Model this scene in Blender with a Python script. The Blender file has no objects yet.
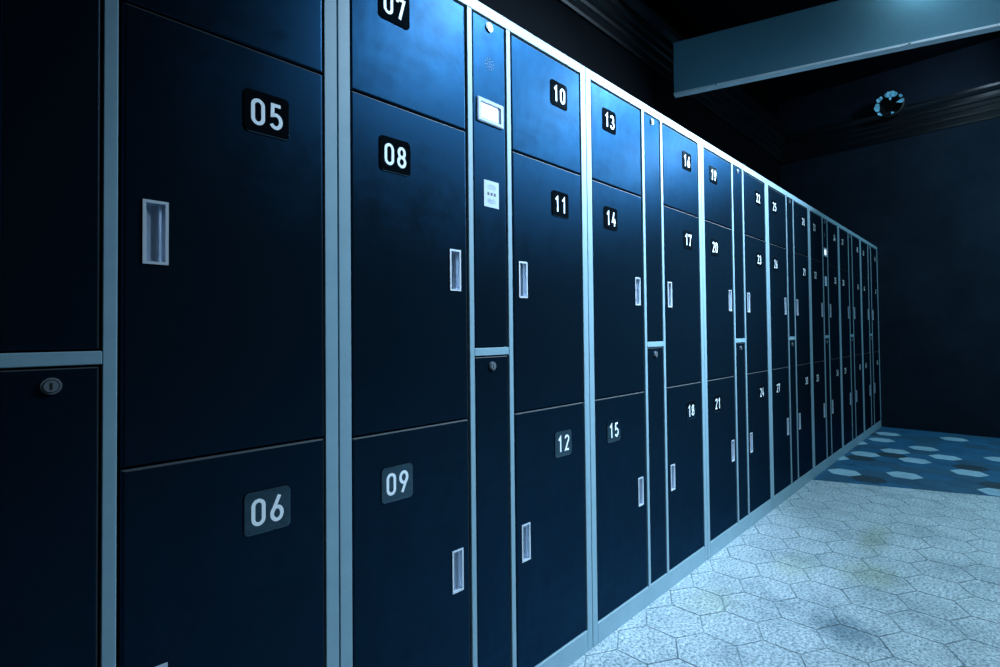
import bpy, bmesh, math, random
from mathutils import Matrix, Vector
random.seed(7)
C = bpy.context.scene.collection
PI = math.pi

# ------------------------------------------------------------------ measured layout (metres)
CAM_Z = 1.034
UW = 0.884            # width of one locker bank
X0 = 0.5103 - UW      # left edge of the first bank
H = 1.928             # bank height
DEPTH = 0.5
X_BACK = 6.70         # end wall
Y_WALL = 0.95         # wall behind the lockers
Y_RIGHT = -3.3
X_NEAR = -3.0
Z_CEIL = 3.8
HS = 0.10922          # hexagon side
HX, HY = 1.91741, -0.11684
FX = 4.0107; FK = -0.3706   # border of the white tiling: x = FX + FK*y

# ------------------------------------------------------------------ materials
def mat(name):
    m = bpy.data.materials.new(name); m.use_nodes = True
    nt = m.node_tree; b = nt.nodes['Principled BSDF']
    return m, nt, b
def simple(name, col, rough=0.5, metal=0.0, spec=0.5, emit=None, estr=1.0):
    m, nt, b = mat(name)
    b.inputs['Base Color'].default_value = (*col, 1)
    b.inputs['Roughness'].default_value = rough
    b.inputs['Metallic'].default_value = metal
    b.inputs['Specular IOR Level'].default_value = spec
    if emit:
        b.inputs['Emission Color'].default_value = (*emit, 1)
        b.inputs['Emission Strength'].default_value = estr
    return m
def noise(nt, scale, detail=3.0, rough=0.6, coord='Object', stretch=None):
    tc = nt.nodes.new('ShaderNodeTexCoord')
    n = nt.nodes.new('ShaderNodeTexNoise')
    n.inputs['Scale'].default_value = scale
    n.inputs['Detail'].default_value = detail
    n.inputs['Roughness'].default_value = rough
    if stretch:
        mp = nt.nodes.new('ShaderNodeMapping'); mp.inputs['Scale'].default_value = stretch
        nt.links.new(tc.outputs[coord], mp.inputs['Vector']); nt.links.new(mp.outputs[0], n.inputs['Vector'])
    else:
        nt.links.new(tc.outputs[coord], n.inputs['Vector'])
    return n
def ramp(nt, src, stops):
    r = nt.nodes.new('ShaderNodeValToRGB')
    e = r.color_ramp.elements
    while len(e) < len(stops): e.new(0.5)
    for el, (p, c) in zip(e, stops):
        el.position = p; el.color = (*c, 1) if len(c) == 3 else c
    nt.links.new(src, r.inputs[0])
    return r
def mixc(nt, fac, a, b, mode='MIX'):
    n = nt.nodes.new('ShaderNodeMix'); n.data_type = 'RGBA'; n.blend_type = mode
    for sock, v in ((n.inputs[0], fac), (n.inputs[6], a), (n.inputs[7], b)):
        if isinstance(v, (int, float)): sock.default_value = v
        elif isinstance(v, tuple): sock.default_value = (*v, 1)
        else: nt.links.new(v, sock)
    return n.outputs[2]
def bump(nt, b, src, strength, dist=0.002):
    bp = nt.nodes.new('ShaderNodeBump'); bp.inputs['Strength'].default_value = strength
    bp.inputs['Distance'].default_value = dist
    nt.links.new(src, bp.inputs['Height']); nt.links.new(bp.outputs[0], b.inputs['Normal'])

def door_material():
    """dark lacquer: almost black body with a soft, blue-tinted sheen"""
    m, nt, b = mat('black_lacquered_steel')
    nt.nodes.remove(b)
    out = nt.nodes['Material Output']
    big = noise(nt, 7.0, 5.0, 0.7)
    fine = noise(nt, 26.0, 4.0, 0.7)
    mx = mixc(nt, 0.4, big.outputs[0], fine.outputs[0])
    sheen = ramp(nt, mx, [(0.35, SHEEN0), (0.6, SHEEN1)])
    rg = ramp(nt, mx, [(0.35, (0.42,)*3), (0.65, (0.34,)*3)])
    grain = noise(nt, 420.0, 2.0)
    bp = nt.nodes.new('ShaderNodeBump'); bp.inputs['Strength'].default_value = 0.06; bp.inputs['Distance'].default_value = 0.0006
    nt.links.new(grain.outputs[0], bp.inputs['Height'])
    g = nt.nodes.new('ShaderNodeBsdfAnisotropic'); g.distribution = 'BECKMANN'
    nt.links.new(sheen.outputs[0], g.inputs['Color']); nt.links.new(rg.outputs[0], g.inputs['Roughness'])
    nt.links.new(bp.outputs[0], g.inputs['Normal'])
    d = nt.nodes.new('ShaderNodeBsdfDiffuse'); d.inputs['Color'].default_value = (0.0022, 0.0068, 0.0120, 1)
    c = nt.nodes.new('ShaderNodeBsdfAnisotropic'); c.distribution = 'GGX'
    c.inputs['Color'].default_value = (0.0035, 0.006, 0.009, 1); c.inputs['Roughness'].default_value = 0.3
    a1 = nt.nodes.new('ShaderNodeAddShader'); a2 = nt.nodes.new('ShaderNodeAddShader')
    nt.links.new(g.outputs[0], a1.inputs[0]); nt.links.new(d.outputs[0], a1.inputs[1])
    nt.links.new(a1.outputs[0], a2.inputs[0]); nt.links.new(c.outputs[0], a2.inputs[1])
    nt.links.new(a2.outputs[0], out.inputs['Surface'])
    return m
def frame_material():
    m, nt, b = mat('grey_painted_steel')
    n = noise(nt, 14.0, 3.0)
    c = ramp(nt, n.outputs[0], [(0.3, (0.20, 0.33, 0.40)), (0.7, (0.235, 0.375, 0.445))])
    nt.links.new(c.outputs[0], b.inputs['Base Color'])
    b.inputs['Roughness'].default_value = 0.42
    b.inputs['Specular IOR Level'].default_value = 0.6
    return m
def plaster(name, c0, c1, rough=0.75):
    m, nt, b = mat(name)
    n = noise(nt, 2.0, 6.0, 0.7)
    c = ramp(nt, n.outputs[0], [(0.3, c0), (0.7, c1)])
    nt.links.new(c.outputs[0], b.inputs['Base Color'])
    b.inputs['Roughness'].default_value = rough
    b.inputs['Specular IOR Level'].default_value = 0.05
    g = noise(nt, 45.0, 4.0)
    bump(nt, b, g.outputs[0], 0.25, 0.004)
    return m
def floor_tile(name, c0, c1, stains=False, rough=0.6):
    m, nt, b = mat(name)
    sp = noise(nt, 95.0, 3.0, 0.8)
    c = ramp(nt, sp.outputs[0], [(0.36, c0), (0.60, c1)]).outputs[0]
    mid = noise(nt, 3.6, 7.0, 0.78)
    d = ramp(nt, mid.outputs[0], [(0.32, (0.50, 0.56, 0.59)), (0.50, (0.86, 0.88, 0.89)), (0.62, (1, 1, 1))]).outputs[0]
    c = mixc(nt, 1.0, c, d, 'MULTIPLY')
    if stains:
        tc = nt.nodes.new('ShaderNodeTexCoord')
        def blob(x, y, sx, sy, edge):
            mp = nt.nodes.new('ShaderNodeMapping')
            mp.inputs['Location'].default_value = (-x/sx, -y/sy, 0)
            mp.inputs['Scale'].default_value = (1/sx, 1/sy, 0)
            nt.links.new(tc.outputs['Object'], mp.inputs[0])
            ln = nt.nodes.new('ShaderNodeVectorMath'); ln.operation = 'LENGTH'
            nt.links.new(mp.outputs[0], ln.inputs[0])
            nz = noise(nt, 22.0, 6.0, 0.85)
            ad = nt.nodes.new('ShaderNodeMath'); ad.operation = 'MULTIPLY_ADD'
            nt.links.new(nz.outputs[0], ad.inputs[0]); ad.inputs[1].default_value = 2.4
            nt.links.new(ln.outputs['Value'], ad.inputs[2])
            dv = nt.nodes.new('ShaderNodeMath'); dv.operation = 'MULTIPLY'; dv.inputs[1].default_value = 0.3
            nt.links.new(ad.outputs[0], dv.inputs[0])
            return ramp(nt, dv.outputs[0], [(edge*.3, (1, 1, 1)), (edge*.3 + 0.22, (0, 0, 0))]).outputs[0]
        for (x, y, sx, sy, col, e) in STAINS:
            f = blob(x, y, sx, sy, e)
            c = mixc(nt, f, c, mixc(nt, 1.0, c, col, 'MULTIPLY'))
    nt.links.new(c, b.inputs['Base Color'])
    b.inputs['Roughness'].default_value = rough
    bump(nt, b, sp.outputs[0], 0.25, 0.001)
    return m

SHEEN0 = (0.0014, 0.0100, 0.0235); SHEEN1 = (0.0026, 0.0175, 0.0400)
STAINS = [(2.08, -0.575, 0.12, 0.13, (0.42, 0.51, 0.56), 1.55),
          (2.62, -0.56, 0.17, 0.13, (0.78, 0.80, 0.66), 1.55),
          (3.08, -0.50, 0.30, 0.08, (0.80, 0.82, 0.68), 1.5),
          (2.50, -0.30, 0.20, 0.11, (0.90, 0.91, 0.80), 1.5),
          (1.95, -0.16, 0.18, 0.12, (0.92, 0.93, 0.82), 1.5),
          (2.05, -0.98, 0.16, 0.14, (0.45, 0.55, 0.60), 1.1)]
M_door = door_material()
M_frame = frame_material()
M_edge = simple('dark_gap', (0.004, 0.005, 0.007), 0.8)
M_fold = simple('door_edge_highlight', (0.035, 0.045, 0.052), 0.4, 0, 0.5)  # highlight put into the colour: paler bevels stand in for caught light
M_plate = simple('black_gloss_plastic', (0.003, 0.005, 0.007), 0.035, 0, 1.2)
M_digit = simple('silver_numeral', (0.86, 0.92, 0.96), 0.45, 0.08, 0.5)
M_chrome = simple('brushed_aluminium', (0.72, 0.78, 0.85), 0.38, 0.4)
M_liner = simple('satin_handle_liner', (0.50, 0.58, 0.70), 0.28, 0.5)
M_lock = simple('lock_chrome', (0.30, 0.34, 0.38), 0.3, 0.6)
M_black = simple('keyhole_black', (0.003, 0.003, 0.004), 0.6)
M_bezel = simple('pale_plastic_bezel', (0.42, 0.50, 0.62), 0.45)
M_screen = simple('lit_screen', (0.8, 0.85, 0.9), 0.3, 0, 0.5, (0.86, 0.92, 1.0), 1.6)
M_plate.node_tree.nodes['Principled BSDF'].inputs['Specular Tint'].default_value = (0.42, 0.72, 0.95, 1)
M_plate.node_tree.nodes['Principled BSDF'].inputs['IOR'].default_value = 1.75
M_card = simple('white_sticker', (0.48, 0.58, 0.70), 0.6)
M_ink = simple('grey_sticker_print', (0.22, 0.28, 0.36), 0.7)
M_inkd = simple('dark_sticker_print', (0.10, 0.07, 0.07), 0.7)
M_wall = plaster('dark_plaster', (0.0012, 0.002, 0.0036), (0.0022, 0.0034, 0.0055))
M_wall_end = plaster('dark_navy_plaster', (0.007, 0.012, 0.020), (0.013, 0.021, 0.034))
M_ceil = plaster('black_ceiling_paint', (0.003, 0.005, 0.008), (0.005, 0.007, 0.011))
M_mould = simple('black_moulding_paint', (0.004, 0.0058, 0.0085), 0.3, 0, 0.45)
def grout_material():
    m, nt, b = mat('worn_grout')
    n = noise(nt, 5.0, 6.0, 0.8)
    c = ramp(nt, n.outputs[0], [(0.40, (0.07, 0.115, 0.14)), (0.60, (0.30, 0.39, 0.43))])
    nt.links.new(c.outputs[0], b.inputs['Base Color']); b.inputs['Roughness'].default_value = 0.9
    return m
M_grout = grout_material()
M_white_tile = floor_tile('pale_terrazzo_tile', (0.11, 0.18, 0.22), (0.64, 0.73, 0.78), True)
M_blue_tile = floor_tile('blue_tile', (0.010, 0.085, 0.175), (0.018, 0.125, 0.24))
M_mid_tile = floor_tile('slate_blue_tile', (0.014, 0.072, 0.135), (0.024, 0.105, 0.18))
M_dark_tile = floor_tile('charcoal_tile', (0.012, 0.034, 0.052), (0.020, 0.052, 0.075))
M_light_tile = floor_tile('pale_blue_tile', (0.24, 0.40, 0.50), (0.36, 0.55, 0.66))
M_grout2 = simple('light_grout', (0.08, 0.20, 0.30), 0.9)
M_beam = plaster('teal_grey_panel', (0.13, 0.29, 0.365), (0.145, 0.32, 0.40), 0.6)
M_beam_trim = simple('pale_metal_trim', (0.88, 0.96, 1.0), 0.4)
M_foil = simple('shiny_blue_foil', (0.28, 0.78, 1.0), 0.5, 0.0, 0.6)

# ------------------------------------------------------------------ mesh helpers
def box(bm, x0, x1, y0, y1, z0, z1, mi=0):
    v = [bm.verts.new((x, y, z)) for x in (x0, x1) for y in (y0, y1) for z in (z0, z1)]
    for q in ((0,1,3,2), (4,6,7,5), (0,4,5,1), (2,3,7,6), (0,2,6,4), (1,5,7,3)):
        f = bm.faces.new([v[i] for i in q]); f.material_index = mi
def link(name, bm, mats, parent=None, smooth=False):
    bmesh.ops.recalc_face_normals(bm, faces=bm.faces)
    me = bpy.data.meshes.new(name); bm.to_mesh(me); bm.free()
    for m in (mats if isinstance(mats, (list, tuple)) else [mats]): me.materials.append(m)
    if smooth:
        for p in me.polygons: p.use_smooth = True
    o = bpy.data.objects.new(name, me); C.objects.link(o)
    if parent: o.parent = parent
    return o
def struct(name, bm, mats):
    o = link(name, bm, mats); o['kind'] = 'structure'; return o
def ring_loops(bm, loops, mi=0, cap_first=True, cap_last=True):
    """loops: list of equal-length point lists; skin neighbours with quads"""
    vs = [[bm.verts.new(p) for p in L] for L in loops]
    n = len(vs[0])
    for a, b in zip(vs, vs[1:]):
        for i in range(n):
            f = bm.faces.new((a[i], a[(i+1) % n], b[(i+1) % n], b[i])); f.material_index = mi
    if cap_first: bm.faces.new(vs[0][::-1]).material_index = mi
    if cap_last: bm.faces.new(vs[-1]).material_index = mi
def rect(x0, x1, z0, z1, y):
    return [(x0, y, z0), (x1, y, z0), (x1, y, z1), (x0, y, z1)]
def rrect(x0, x1, z0, z1, y, r, k=5):
    out = []
    for cx, cz, a0 in ((x1-r, z0+r, -90), (x1-r, z1-r, 0), (x0+r, z1-r, 90), (x0+r, z0+r, 180)):
        for i in range(k+1):
            a = math.radians(a0 + 90*i/k); out.append((cx + r*math.cos(a), y, cz + r*math.sin(a)))
    return out
def disc(bm, cx, cz, y0, y1, r, n=20, mi=0, r1=None):
    r1 = r if r1 is None else r1
    A = [(cx + r*math.cos(2*PI*i/n), y0, cz + r*math.sin(2*PI*i/n)) for i in range(n)]
    B = [(cx + r1*math.cos(2*PI*i/n), y1, cz + r1*math.sin(2*PI*i/n)) for i in range(n)]
    ring_loops(bm, [A, B], mi)
def ribbon(bm, pts, w, y, mi, closed=False):
    """flat stroke of width w in the xz plane, mitred"""
    n = len(pts); L = []; R = []
    for i in range(n):
        p = Vector(pts[i])
        a = Vector(pts[i-1]) if (i > 0 or closed) else None
        c = Vector(pts[(i+1) % n]) if (i < n-1 or closed) else None
        d1 = (p - a).normalized() if a is not None else None
        d2 = (c - p).normalized() if c is not None else None
        if d1 is None: d1 = d2
        if d2 is None: d2 = d1
        n1 = Vector((-d1.y, d1.x)); n2 = Vector((-d2.y, d2.x))
        m = (n1 + n2)
        if m.length < 1e-6: m = n1.copy()
        m.normalize(); k = 1.0/max(0.45, m.dot(n1))
        L.append(p + m*k*w/2); R.append(p - m*k*w/2)
    vl = [bm.verts.new((q.x, y, q.y)) for q in L]; vr = [bm.verts.new((q.x, y, q.y)) for q in R]
    rng = range(n) if closed else range(n-1)
    for i in rng:
        j = (i+1) % n
        f = bm.faces.new((vl[i], vl[j], vr[j], vr[i])); f.material_index = mi
def arc(cx, cz, rx, rz, a0, a1, n=14):
    return [(cx + rx*math.cos(math.radians(a0 + (a1-a0)*i/n)), cz + rz*math.sin(math.radians(a0 + (a1-a0)*i/n))) for i in range(n+1)]
W_ = 0.36; HH = 0.86
def digit_strokes(d):
    if d == '0': return [(arc(.18, .66, .18, .20, 0, 180) + arc(.18, .20, .18, .20, 180, 360), True)]
    if d == '1': return [([(.03, .66), (.21, .86), (.21, -.07)], False)]
    if d == '2': return [(arc(.18, .66, .17, .20, 170, -25) + [(.02, .0), (.37, .0)], False)]
    if d == '3': return [(arc(.16, .655, .17, .205, 160, -70, 12) + arc(.16, .22, .20, .23, 75, -160, 16), False)]
    if d == '4': return [([(.22, .91), (.02, .22), (.41, .22)], False), ([(.28, .45), (.28, -.07)], False)]
    if d == '5': return [([(.34, .86), (.05, .86), (.04, .47)] + arc(.16, .25, .19, .25, 105, -150, 18), False)]
    if d == '6': return [(arc(.18, .24, .18, .24, 0, 360, 26)[:-1], True), ([(.015, .30), (.27, .91)], False)]
    if d == '7': return [([(0, .70), (0, .86), (.36, .86), (.12, -.06)], False)]
    if d == '8': return [(arc(.18, .215, .18, .215, 0, 360, 24)[:-1], True), (arc(.18, .64, .155, .21, 0, 360, 24)[:-1], True)]
    if d == '9': return [(arc(.18, .62, .18, .24, 0, 360, 26)[:-1], True), ([(.345, .56), (.09, -.05)], False)]
PLW, PLH = 0.083, 0.080
def plate_mesh(number):
    bm = bmesh.new()
    a, b = PLW/2, PLH/2
    ring_loops(bm, [rrect(-a, a, -b, b, 0.0005, .010), rrect(-a, a, -b, b, -0.0016, .010),
                    rrect(-a+.0012, a-.0012, -b+.0012, b-.0012, -0.0022, .009)], 0)
    s = 0.050; t = 0.0068
    for k, ch in enumerate(number):
        cx = (-0.0165, 0.0165)[k]
        for n_, (pts, cl) in enumerate(digit_strokes(ch)):
            q = [(cx + (x - .18)*s, (z - .43)*s) for x, z in pts]
            ribbon(bm, q, t, -0.0026 - .00012*n_, 1, cl)
    me = bpy.data.meshes.new('number_plate'); bm.normal_update()
    for f in bm.faces:
        if f.material_index == 1 and f.normal.y > 0: f.normal_flip()
    bmesh.ops.recalc_face_normals(bm, faces=[f for f in bm.faces if f.material_index == 0])
    bm.to_mesh(me); bm.free(); me.materials.append(M_plate); me.materials.append(M_digit)
    return me

HDW, HDH = 0.0355, 0.105      # handle outer size
def handle_mesh():
    bm = bmesh.new()
    a, b = HDW/2, HDH/2; t = 0.0045
    ring_loops(bm, [rect(-a, a, -b, b, 0.001), rect(-a, a, -b, b, -0.0022), rect(-a+t, a-t, -b+t, b-t, -0.0022), rect(-a+t, a-t, -b+t, b-t, 0.004)],
               0, False, False)
    # dished finger pull
    n = 8; xs = [-a+t + (2*a-2*t)*i/n for i in range(n+1)]
    def dep(i): return 0.003 + 0.011*math.sin(PI*min(1, max(0, i/n)))**0.6
    top = [bm.verts.new((x, dep(i), b-t)) for i, x in enumerate(xs)]
    bot = [bm.verts.new((x, dep(i), -b+t)) for i, x in enumerate(xs)]
    for i in range(n):
        bm.faces.new((bot[i], bot[i+1], top[i+1], top[i])).material_index = 1
    for row, z in ((top, b-t), (bot, -b+t)):
        e0 = bm.verts.new((xs[0], 0.003, z)); e1 = bm.verts.new((xs[-1], 0.003, z))
        bm.faces.new([e0] + row + [e1]).material_index = 1
    bmesh.ops.recalc_face_normals(bm, faces=bm.faces)
    me = bpy.data.meshes.new('handle'); bm.to_mesh(me); bm.free()
    me.materials.append(M_chrome); me.materials.append(M_liner)
    return me
ME_HANDLE = handle_mesh()

def panel_mesh(name, w, h, hole=None, r=0.006, mats=None):
    """sheet-steel door, origin at its lower left front corner; folded (rounded) edges, optional handle cut-out"""
    bm = bmesh.new()
    loops = [rect(0, w, 0, h, 0.018)]
    for i in range(5):
        a = math.radians(90*i/4)
        ins = r*(1-math.cos(a)); y = r*(1-math.sin(a))
        loops.append(rect(ins, w-ins, ins*0.6, h-ins*0.6, y))
    if hole:
        x0, x1, z0, z1 = hole
        loops += [rect(x0, x1, z0, z1, 0.0), rect(x0, x1, z0, z1, 0.017)]
    ring_loops(bm, loops, 0)
    bmesh.ops.recalc_face_normals(bm, faces=bm.faces); bm.normal_update()
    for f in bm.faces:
        if -0.97 < f.normal.y < -0.3 and (f.normal.z > 0.2 or f.normal.x > 0.2): f.material_index = 1  # upward and right-hand bevels take the painted highlight
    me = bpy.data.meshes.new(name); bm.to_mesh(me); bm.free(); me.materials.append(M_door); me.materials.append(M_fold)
    return me

# ------------------------------------------------------------------ lockers
STI, STO = 0.0640, 0.0810       # inner stile of the frame, from the bank's middle
EDGE = 0.0275                   # outer stile
Z_LO, Z_HI = 0.0685, 1.8965     # opening
DX0, DX1 = 0.0845, 0.4115       # door extent from the middle
YD = 0.0025                     # doors sit a hair behind the frame
def lock(bm_parent, parent, x, z):
    bm = bmesh.new()
    disc(bm, 0, 0, 0.001, -0.004, 0.0125, 22, 0, 0.0118)
    disc(bm, 0, 0, -0.004, -0.006, 0.0085, 18, 0)
    box(bm, -0.0012, 0.0012, -0.0066, -0.005, -0.005, 0.005, 1)
    n = 18
    A = [(0.0098*math.cos(2*PI*i/n), -0.0043, 0.0098*math.sin(2*PI*i/n)) for i in range(n)]
    B = [(0.0086*math.cos(2*PI*i/n), -0.0043, 0.0086*math.sin(2*PI*i/n)) for i in range(n)]
    ring_loops(bm, [A, B], 1, False, False)
    o = link('lock', bm, [M_lock, M_black], parent); o.location = (x, 0, z)
    return o
def control_screen(parent, x, z):
    bm = bmesh.new()
    a, b = 0.049, 0.0325
    ring_loops(bm, [rrect(-a, a, -b, b, 0.001, .004), rrect(-a, a, -b, b, -0.004, .004), rrect(-a+.003, a-.003, -b+.003, b-.003, -0.0055, .003),
                    rrect(-.038, .038, -.0225, .0225, -0.0055, .002), rrect(-.036, .036, -.0205, .0205, -0.001, .002)], 0)
    o = link('display_bezel', bm, M_bezel, parent); o.location = (x, 0, z)
    bm = bmesh.new(); box(bm, -.0335, .027, -0.0022, -0.0012, -.0185, .0185)
    s = link('screen', bm, M_screen, parent); s.location = (x, 0, z); s['label'] = 'glowing white display'
def card_sticker(parent, x, z):
    bm = bmesh.new()
    box(bm, -.0275, .0275, -0.0012, 0.0005, -.036, .036, 0)
    for r in (.011, .016, .021):
        ribbon(bm, arc(0, .006, r, r*.9, 35, 145, 10), .0014, -0.0016, 1)
        ribbon(bm, arc(0, -.006, r, r*.9, 215, 325, 10), .0014, -0.0016, 1)
    for k in (-1, 0, 1):
        ribbon(bm, [(k*.012-.0035, 0), (k*.012+.0035, 0)], .008, -0.0016, 2)
    bm.normal_update()
    o = link('card_reader_sticker', bm, [M_card, M_ink, M_inkd], parent); o.location = (x, 0, z)
def speaker(parent, x, z):
    bm = bmesh.new()
    for r, n in ((0.0, 1), (.008, 6), (.015, 10)):
        for i in range(n):
            a = 2*PI*i/n + 0.2
            disc(bm, r*math.cos(a), r*math.sin(a), 0.0002, -0.0006, 0.0017, 8)
    o = link('speaker_grille', bm, M_ink, parent); o.location = (x, 0, z)

DOORM = {}
LEFTS = [-0.3790, 0.5125, 1.3985, 2.2925, 3.184, 4.066, 4.942, 5.818, 6.698]   # the banks differ by a few millimetres
def make_bank(k, label):
    xc = (LEFTS[k] + LEFTS[k+1])/2
    root = bpy.data.objects.new('locker_bank', None); C.objects.link(root)
    root.location = (xc, 0, 0); root.scale.x = (LEFTS[k+1] - LEFTS[k])/UW; root['label'] = label; root['category'] = 'lockers'; root['group'] = 'locker banks in the long row'
    dz = {0: 0.017}.get(k, 0.0)
    sh = 0.006 if k == 0 else 0.0
    STI = 0.0640 - sh; STO = 0.0810 - sh*.8; DX0 = 0.0845 - sh*.8
    g = UW/2 - 0.0012
    bm = bmesh.new()
    box(bm, -g, g, 0.022, DEPTH, 0, H-0.002)                       # body
    box(bm, -g, -g+EDGE, 0, 0.024, 0, H); box(bm, g-EDGE, g, 0, 0.024, 0, H)
    box(bm, -STO, -STI, 0, 0.024, Z_LO, Z_HI); box(bm, STI, STO, 0, 0.024, Z_LO, Z_HI)
    box(bm, -g+EDGE, g-EDGE, 0, 0.024, Z_HI, H); box(bm, -g+EDGE, g-EDGE, 0, 0.024, 0, Z_LO)
    zb = 0.977 + dz
    box(bm, -STI, STI, 0, 0.024, zb, zb+0.0205)
    bmesh.ops.recalc_face_normals(bm, faces=bm.faces)
    ed = [e for e in bm.edges if all(abs(v.co.y) < 1e-6 for v in e.verts)]
    fr = link('cabinet_frame', bm, M_frame, root)
    bv = fr.modifiers.new('edge', 'BEVEL'); bv.width = 0.0012; bv.segments = 1; bv.limit_method = 'ANGLE'
    # dark recess seen through the gaps
    bm = bmesh.new()
    for a, b in ((-g+EDGE, -STO), (-STI, STI), (STO, g-EDGE)):
        box(bm, a, b, 0.0212, 0.0222, Z_LO, Z_HI)
    link('cabinet_recess', bm, M_edge, root)
    # six numbered doors
    for side in (-1, 1):
        dzs = dz if k == 0 else (0.007 if (k == 1 and side < 0) else 0.0)
        s_hi, s_lo = 1.5575 + dzs, 0.8105 + dzs
        rows = [(s_hi + .0015, Z_HI - .004, None, 1.786 + dzs), (s_lo + .0015, s_hi - .0015, 1.190 + dzs, 1.4385 + dzs),
                (Z_LO + .003, s_lo - .0015, 0.438 + dzs*.6, 0.6925 + dzs)]
        w = DX1 - DX0
        xl = DX0 + 0.0015 if side > 0 else -DX1 - 0.0005
        for r, (z0, z1, zh, zp) in enumerate(rows):
            num = '%02d' % (6*k + (0 if side < 0 else 3) + r + 1)
            xh = side*0.1260 - xl
            key = (side, r, round(dzs, 4))
            if key not in DOORM:
                hole = None
                if zh: hole = (xh - HDW/2 + .003, xh + HDW/2 - .003, zh - z0 - HDH/2 + .003, zh - z0 + HDH/2 - .003)
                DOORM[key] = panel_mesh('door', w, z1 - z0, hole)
            d = bpy.data.objects.new('door', DOORM[key]); C.objects.link(d); d.parent = root
            d.location = (xl, YD, z0)
            p = bpy.data.objects.new('number_plate', plate_mesh(num)); C.objects.link(p); p.parent = d
            p.location = (side*0.3010 - xl, 0, zp - z0); p['label'] = 'number plate reading ' + num
            if zh:
                h = bpy.data.objects.new('handle', ME_HANDLE); C.objects.link(h); h.parent = d
                h.location = (xh, 0, zh - z0)
    # narrow middle column
    wn = 2*STI - 0.006
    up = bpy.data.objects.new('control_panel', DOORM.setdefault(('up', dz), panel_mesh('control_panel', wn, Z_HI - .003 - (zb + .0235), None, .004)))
    C.objects.link(up); up.parent = root; up.location = (-STI + .003, YD, zb + .0235)
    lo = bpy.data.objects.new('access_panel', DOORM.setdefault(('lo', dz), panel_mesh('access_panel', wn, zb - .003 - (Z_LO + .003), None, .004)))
    C.objects.link(lo); lo.parent = root; lo.location = (-STI + .003, YD, Z_LO + .003)
    lock(None, up, STI - .003, 1.8724 - up.location.z); lock(None, lo, STI - .003, 0.948 + dz - lo.location.z)
    if k in (1, 5):
        control_screen(up, STI - .003 + .001, 1.637 - up.location.z)
        card_sticker(up, STI - .003 + .003, 1.4145 - up.location.z)
        speaker(up, STI - .003 + .001, 1.7718 - up.location.z)
    return root
LABELS = ['nearest black locker bank at the left edge, showing doors 05 and 06',
          'black locker bank with doors 07 to 12 and a small lit white screen',
          'black locker bank with doors 13 to 18, just right of doors 10 to 12',
          'black locker bank with doors 19 to 24, just beyond doors 16 to 18',
          'black locker bank with doors 25 to 30, fourth from the far end',
          'distant black locker bank with doors 31 to 36 and a tiny lit screen',
          'distant black locker bank with doors 37 to 42, second from the far end',
          'farthest narrow-looking locker bank, doors 43 to 48, touching the end wall']
for k in range(8): make_bank(k, LABELS[k])

# ------------------------------------------------------------------ room shell
def slab(name, x0, x1, y0, y1, z0, z1, m):
    bm = bmesh.new(); box(bm, x0, x1, y0, y1, z0, z1); return struct(name, bm, m)
slab('wall_left', X_NEAR, X_BACK + .15, Y_WALL, Y_WALL + .15, -0.03, Z_CEIL, M_wall)
slab('wall_back', X_BACK, X_BACK + .15, Y_RIGHT, Y_WALL, -0.03, Z_CEIL, M_wall_end)
slab('wall_right', X_NEAR, X_BACK + .15, Y_RIGHT - .15, Y_RIGHT, -0.03, Z_CEIL, M_wall)
slab('wall_front', X_NEAR - .15, X_NEAR, Y_RIGHT, Y_WALL, -0.03, Z_CEIL, M_wall)
slab('ceiling', X_NEAR - .15, X_BACK + .15, Y_RIGHT - .15, Y_WALL + .15, Z_CEIL, Z_CEIL + .1, M_ceil)

def clip(poly, inside_sign):
    """clip polygon by the slanting border x = FX + FK*y"""
    def f(p): return inside_sign*(p[0] - (FX + FK*p[1]))
    out = []
    for i in range(len(poly)):
        a, b = poly[i], poly[(i+1) % len(poly)]
        fa, fb = f(a), f(b)
        if fa >= 0: out.append(a)
        if fa*fb < 0:
            t = fa/(fa - fb); out.append((a[0] + t*(b[0]-a[0]), a[1] + t*(b[1]-a[1])))
    return out
def clip_box(poly):
    for ax, lim, sg in ((0, X_NEAR, 1), (0, X_BACK, -1), (1, Y_RIGHT, 1), (1, Y_WALL, -1)):
        out = []
        for i in range(len(poly)):
            a, b = poly[i], poly[(i+1) % len(poly)]
            fa, fb = sg*(a[ax]-lim), sg*(b[ax]-lim)
            if fa >= 0: out.append(a)
            if fa*fb < 0:
                t = fa/(fa - fb); out.append((a[0] + t*(b[0]-a[0]), a[1] + t*(b[1]-a[1])))
        poly = out
        if len(poly) < 3: return []
    return poly
WHITE = {(13,0),(17,0),(21,0),(23,0),(19,-1),(15,-2),(18,-2),(21,-2),(20,-3),(25,-3),(18,-4),(16,-5),(22,-5),(15,1),(19,1)}
bm = bmesh.new()
box(bm, X_NEAR, X_BACK, Y_RIGHT, Y_WALL, -0.03, -0.0015, 0)
for f in bm.faces: f.material_index = 0
w = HS*math.sqrt(3)
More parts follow.
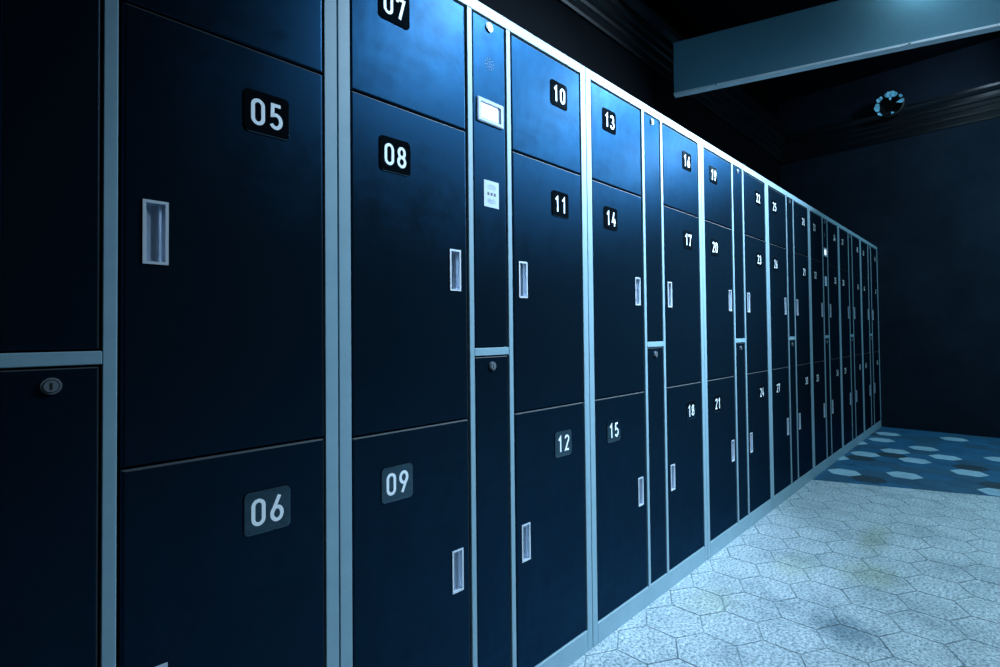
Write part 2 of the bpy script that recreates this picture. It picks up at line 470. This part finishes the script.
for j in range(-22, 9):
    for i in range(-45, 50):
        cx = HX + w*(i + j/2); cy = HY + 1.5*HS*j
        if not (X_NEAR - .2 < cx < X_BACK + .2 and Y_RIGHT - .2 < cy < Y_WALL + .2): continue
        rr = random.random(); s2 = random.random()
        for sg in (-1, 1):
            gr = (0.0030 if sg < 0 else 0.0016)
            R = HS - gr
            poly = [(cx + R*math.cos(math.radians(30 + 60*q)), cy + R*math.sin(math.radians(30 + 60*q))) for q in range(6)]
            poly = clip(poly, sg)
            if len(poly) < 3: continue
            poly = clip_box(poly)
            if len(poly) < 3: continue
            if sg < 0: mi = 1
            else:
                white = (i, j) in WHITE or ((j < -5 or j > 1) and rr < 0.16)
                mi = 5 if white else (4 if s2 < 0.12 else (3 if s2 < 0.5 else 2))
            top = [bm.verts.new((x, y, 0.0)) for x, y in poly]; low = [bm.verts.new((x, y, -0.002)) for x, y in poly]
            try:
                bm.faces.new(top).material_index = mi
                for q in range(len(top)):
                    bm.faces.new((low[q], low[(q+1) % len(top)], top[(q+1) % len(top)], top[q])).material_index = mi
            except ValueError: pass
struct('floor', bm, [M_grout, M_white_tile, M_blue_tile, M_mid_tile, M_dark_tile, M_light_tile])

# cornice mouldings: profile (distance from wall, height)
PROF = [(0, 3.085), (.018, 3.085), (.022, 3.105), (.022, 3.150), (.035, 3.158), (.040, 3.180), (.040, 3.215), (.055, 3.225), (.06, 3.262),
        (.078, 3.272), (.085, 3.295), (.085, 3.330), (.12, 3.350), (.14, 3.372), (.14, 3.395), (0, 3.395)]
def cornice(name, path):
    bm = bmesh.new()
    loops = [[fn(d, z) for d, z in PROF] for fn in path]
    ring_loops(bm, loops)
    return struct(name, bm, M_mould)
cornice('trim_1', [lambda d, z: (X_NEAR, Y_WALL - d, z), lambda d, z: (X_BACK - d*.5, Y_WALL - d, z)])
cornice('trim_2', [lambda d, z: (X_BACK - d*.5, Y_WALL - d, z-.04), lambda d, z: (X_BACK - d*.5, Y_RIGHT, z-.04)])

# ------------------------------------------------------------------ slanting header beam
P0 = Vector((3.668, 0.800)); dirb = Vector((0.564, -1.783)).normalized()
t_end = (Y_RIGHT - P0.y)/dirb.y
P1 = P0 + dirb*t_end
nb = Vector((-dirb.y, dirb.x));  nb = nb if nb.x > 0 else -nb
beam = bpy.data.objects.new('header_beam', None); C.objects.link(beam); beam.location = (P0.x, P0.y, 2.861)
beam['label'] = 'grey teal header beam with pale lower edge crossing under the ceiling'; beam['category'] = 'beam'
def prism(bm, a, b, off0, off1, z0, z1):
    v = []
    for p in (a, b):
        for o in (off0, off1):
            for z in (z0, z1): v.append(bm.verts.new((p.x + nb.x*o - P0.x, p.y + nb.y*o - P0.y, z - 2.861)))
    for q in ((0,1,3,2), (4,6,7,5), (0,4,5,1), (2,3,7,6), (0,2,6,4), (1,5,7,3)): bm.faces.new([v[i] for i in q])
bm = bmesh.new(); prism(bm, P0, P1, 0, .062, 2.868, 3.255); link('fascia_panel', bm, M_beam, beam)
bm = bmesh.new(); prism(bm, P0 - dirb*.002, P1, -.004, .062, 2.853, 2.867); link('bottom_trim', bm, M_beam_trim, beam)
for k, t in enumerate((0.30, 1.45, 2.6)):
    bm = bmesh.new()
    q = P0 + dirb*t
    vv = bmesh.ops.create_uvsphere(bm, u_segments=10, v_segments=6, radius=0.008)['verts']
    for v in vv: v.co.z *= .5; v.co += Vector((q.x - P0.x - nb.x*.004, q.y - P0.y - nb.y*.004, -.001))
    link('screw', bm, M_lock, beam)

# ------------------------------------------------------------------ duct hole with torn foil on the end wall
dc = bpy.data.objects.new('duct_opening', None); C.objects.link(dc); dc.location = (X_BACK, -0.155, 3.385)
dc['label'] = 'round dark duct opening with torn bluish foil ring high on end wall'; dc['category'] = 'duct'
R0 = 0.125
def yz(r, a, x): return (x, -r*math.cos(a), r*math.sin(a))
N = 32
bm = bmesh.new()
ring_loops(bm, [[yz(R0, 2*PI*i/N, 0.0) for i in range(N)], [yz(R0, 2*PI*i/N, -.13) for i in range(N)],
            [yz(R0-.012, 2*PI*i/N, -.135) for i in range(N)], [yz(R0-.014, 2*PI*i/N, -.02) for i in range(N)]], 0, False, True)
link('duct_collar', bm, M_black, dc)
# angle measured as seen from the room: +y is the viewer's left
def patch(a0, a1, r0, r1, n=7, x=-.138):
    bm = bmesh.new()
    vs = []
    for i in range(n+1):
        a = math.radians(a0 + (a1-a0)*i/n)
        j0 = random.uniform(-.006, .006); j1 = random.uniform(-.005, .004)
        taper = 0.35 + 0.65*math.sin(PI*(i+.4)/(n+.8))
        mid = (r0+r1)/2; hw = (r1-r0)/2*taper
        vs.append((bm.verts.new(yz(mid-hw+j0, a, x + random.uniform(-.006, .012))), bm.verts.new(yz(mid+hw+j1, a, x + random.uniform(-.012, .004)))))
    for p, q in zip(vs, vs[1:]): bm.faces.new((p[0], q[0], q[1], p[1]))
    link('foil_patch', bm, M_foil, dc)
patch(112, 52, .074, .136); patch(94, 72, .046, .098, 4)
patch(152, 122, .094, .132, 5); patch(204, 158, .082, .134); patch(236, 210, .100, .128, 4)
patch(42, 26, .100, .126, 3); patch(16, -6, .062, .124, 4); patch(292, 276, .085, .110, 3)

# ------------------------------------------------------------------ lights
def area(name, loc, target, size, power, col, spread=PI):
    L = bpy.data.lights.new(name, 'AREA'); L.shape = 'DISK'; L.size = size; L.energy = power; L.color = col; L.spread = spread
    o = bpy.data.objects.new(name, L); C.objects.link(o); o.location = loc
    o.rotation_euler = (Vector(target) - Vector(loc)).to_track_quat('-Z', 'Y').to_euler()
    return o
COOL = (0.57, 0.83, 1.0)
BLUE = (0.53, 0.77, 1.0)
area('wall_washer', (2.47, -1.90, 3.60), (2.0, 0, 2.0), 0.18, 52, BLUE, math.radians(62))
area('wall_washer', (4.25, -1.90, 3.50), (2.8, 0, 2.0), 0.26, 40, BLUE, math.radians(62))
area('wall_washer', (5.68, -1.90, 3.22), (2.3, 0, 1.85), 0.24, 9, BLUE, math.radians(50))  # unseen washer added so the farther doors pick up a blue reflection
area('downlight', (3.00, -1.85, 3.5), (2.95, -1.65, 0), 0.30, 30, COOL, math.radians(98))
area('downlight', (1.35, -1.60, 3.5), (1.35, -1.50, 0), 0.25, 9, COOL, math.radians(86))
area('beam_spot', (4.02, -0.72, 3.37), (4.13, -0.68, 3.18), 0.07, 2.2, COOL)
area('downlight', (5.40, -2.2, 3.5), (5.9, -1.2, 0), 0.3, 66, (0.42, 0.80, 1.0), math.radians(150))
area('duct_fill_light', (6.05, -0.95, 3.60), (6.7, -0.25, 3.42), 0.12, 1.6, BLUE, math.radians(120))  # unseen lamp added to brighten the foil patches and nearby wall
wd = bpy.data.worlds.new('dim_room'); bpy.context.scene.world = wd; wd.use_nodes = True
wd.node_tree.nodes['Background'].inputs[0].default_value = (0.05, 0.08, 0.12, 1)
wd.node_tree.nodes['Background'].inputs[1].default_value = 0.1

# ------------------------------------------------------------------ camera (solved from the photograph)
f_px, yaw, pit, roll = 511.353, 0.798383, 0.0192294, -0.0105882
fw = Vector((math.sin(yaw), math.cos(yaw), 0)); r = Vector((math.cos(yaw), -math.sin(yaw), 0)); u = Vector((0, 0, 1))
fw2 = fw*math.cos(pit) + u*math.sin(pit); u2 = u*math.cos(pit) - fw*math.sin(pit)
r3 = r*math.cos(roll) + u2*math.sin(roll); u3 = u2*math.cos(roll) - r*math.sin(roll)
cd = bpy.data.cameras.new('camera'); cam = bpy.data.objects.new('camera', cd); C.objects.link(cam)
cd.sensor_width = 36; cd.lens = f_px/1000*36; cd.shift_x = -0.01066; cd.shift_y = -0.00936; cd.clip_start = 0.02
M3 = Matrix((r3, u3, -fw2)).transposed().to_4x4(); M3.translation = (0, -1, CAM_Z)
cam.matrix_world = M3
sc = bpy.context.scene
sc.camera = cam
sc.view_settings.view_transform = 'Standard'
sc.view_settings.look = 'None'
sc.view_settings.exposure = 0.0
sc.cycles.max_bounces = 8
sc.cycles.use_denoising = True
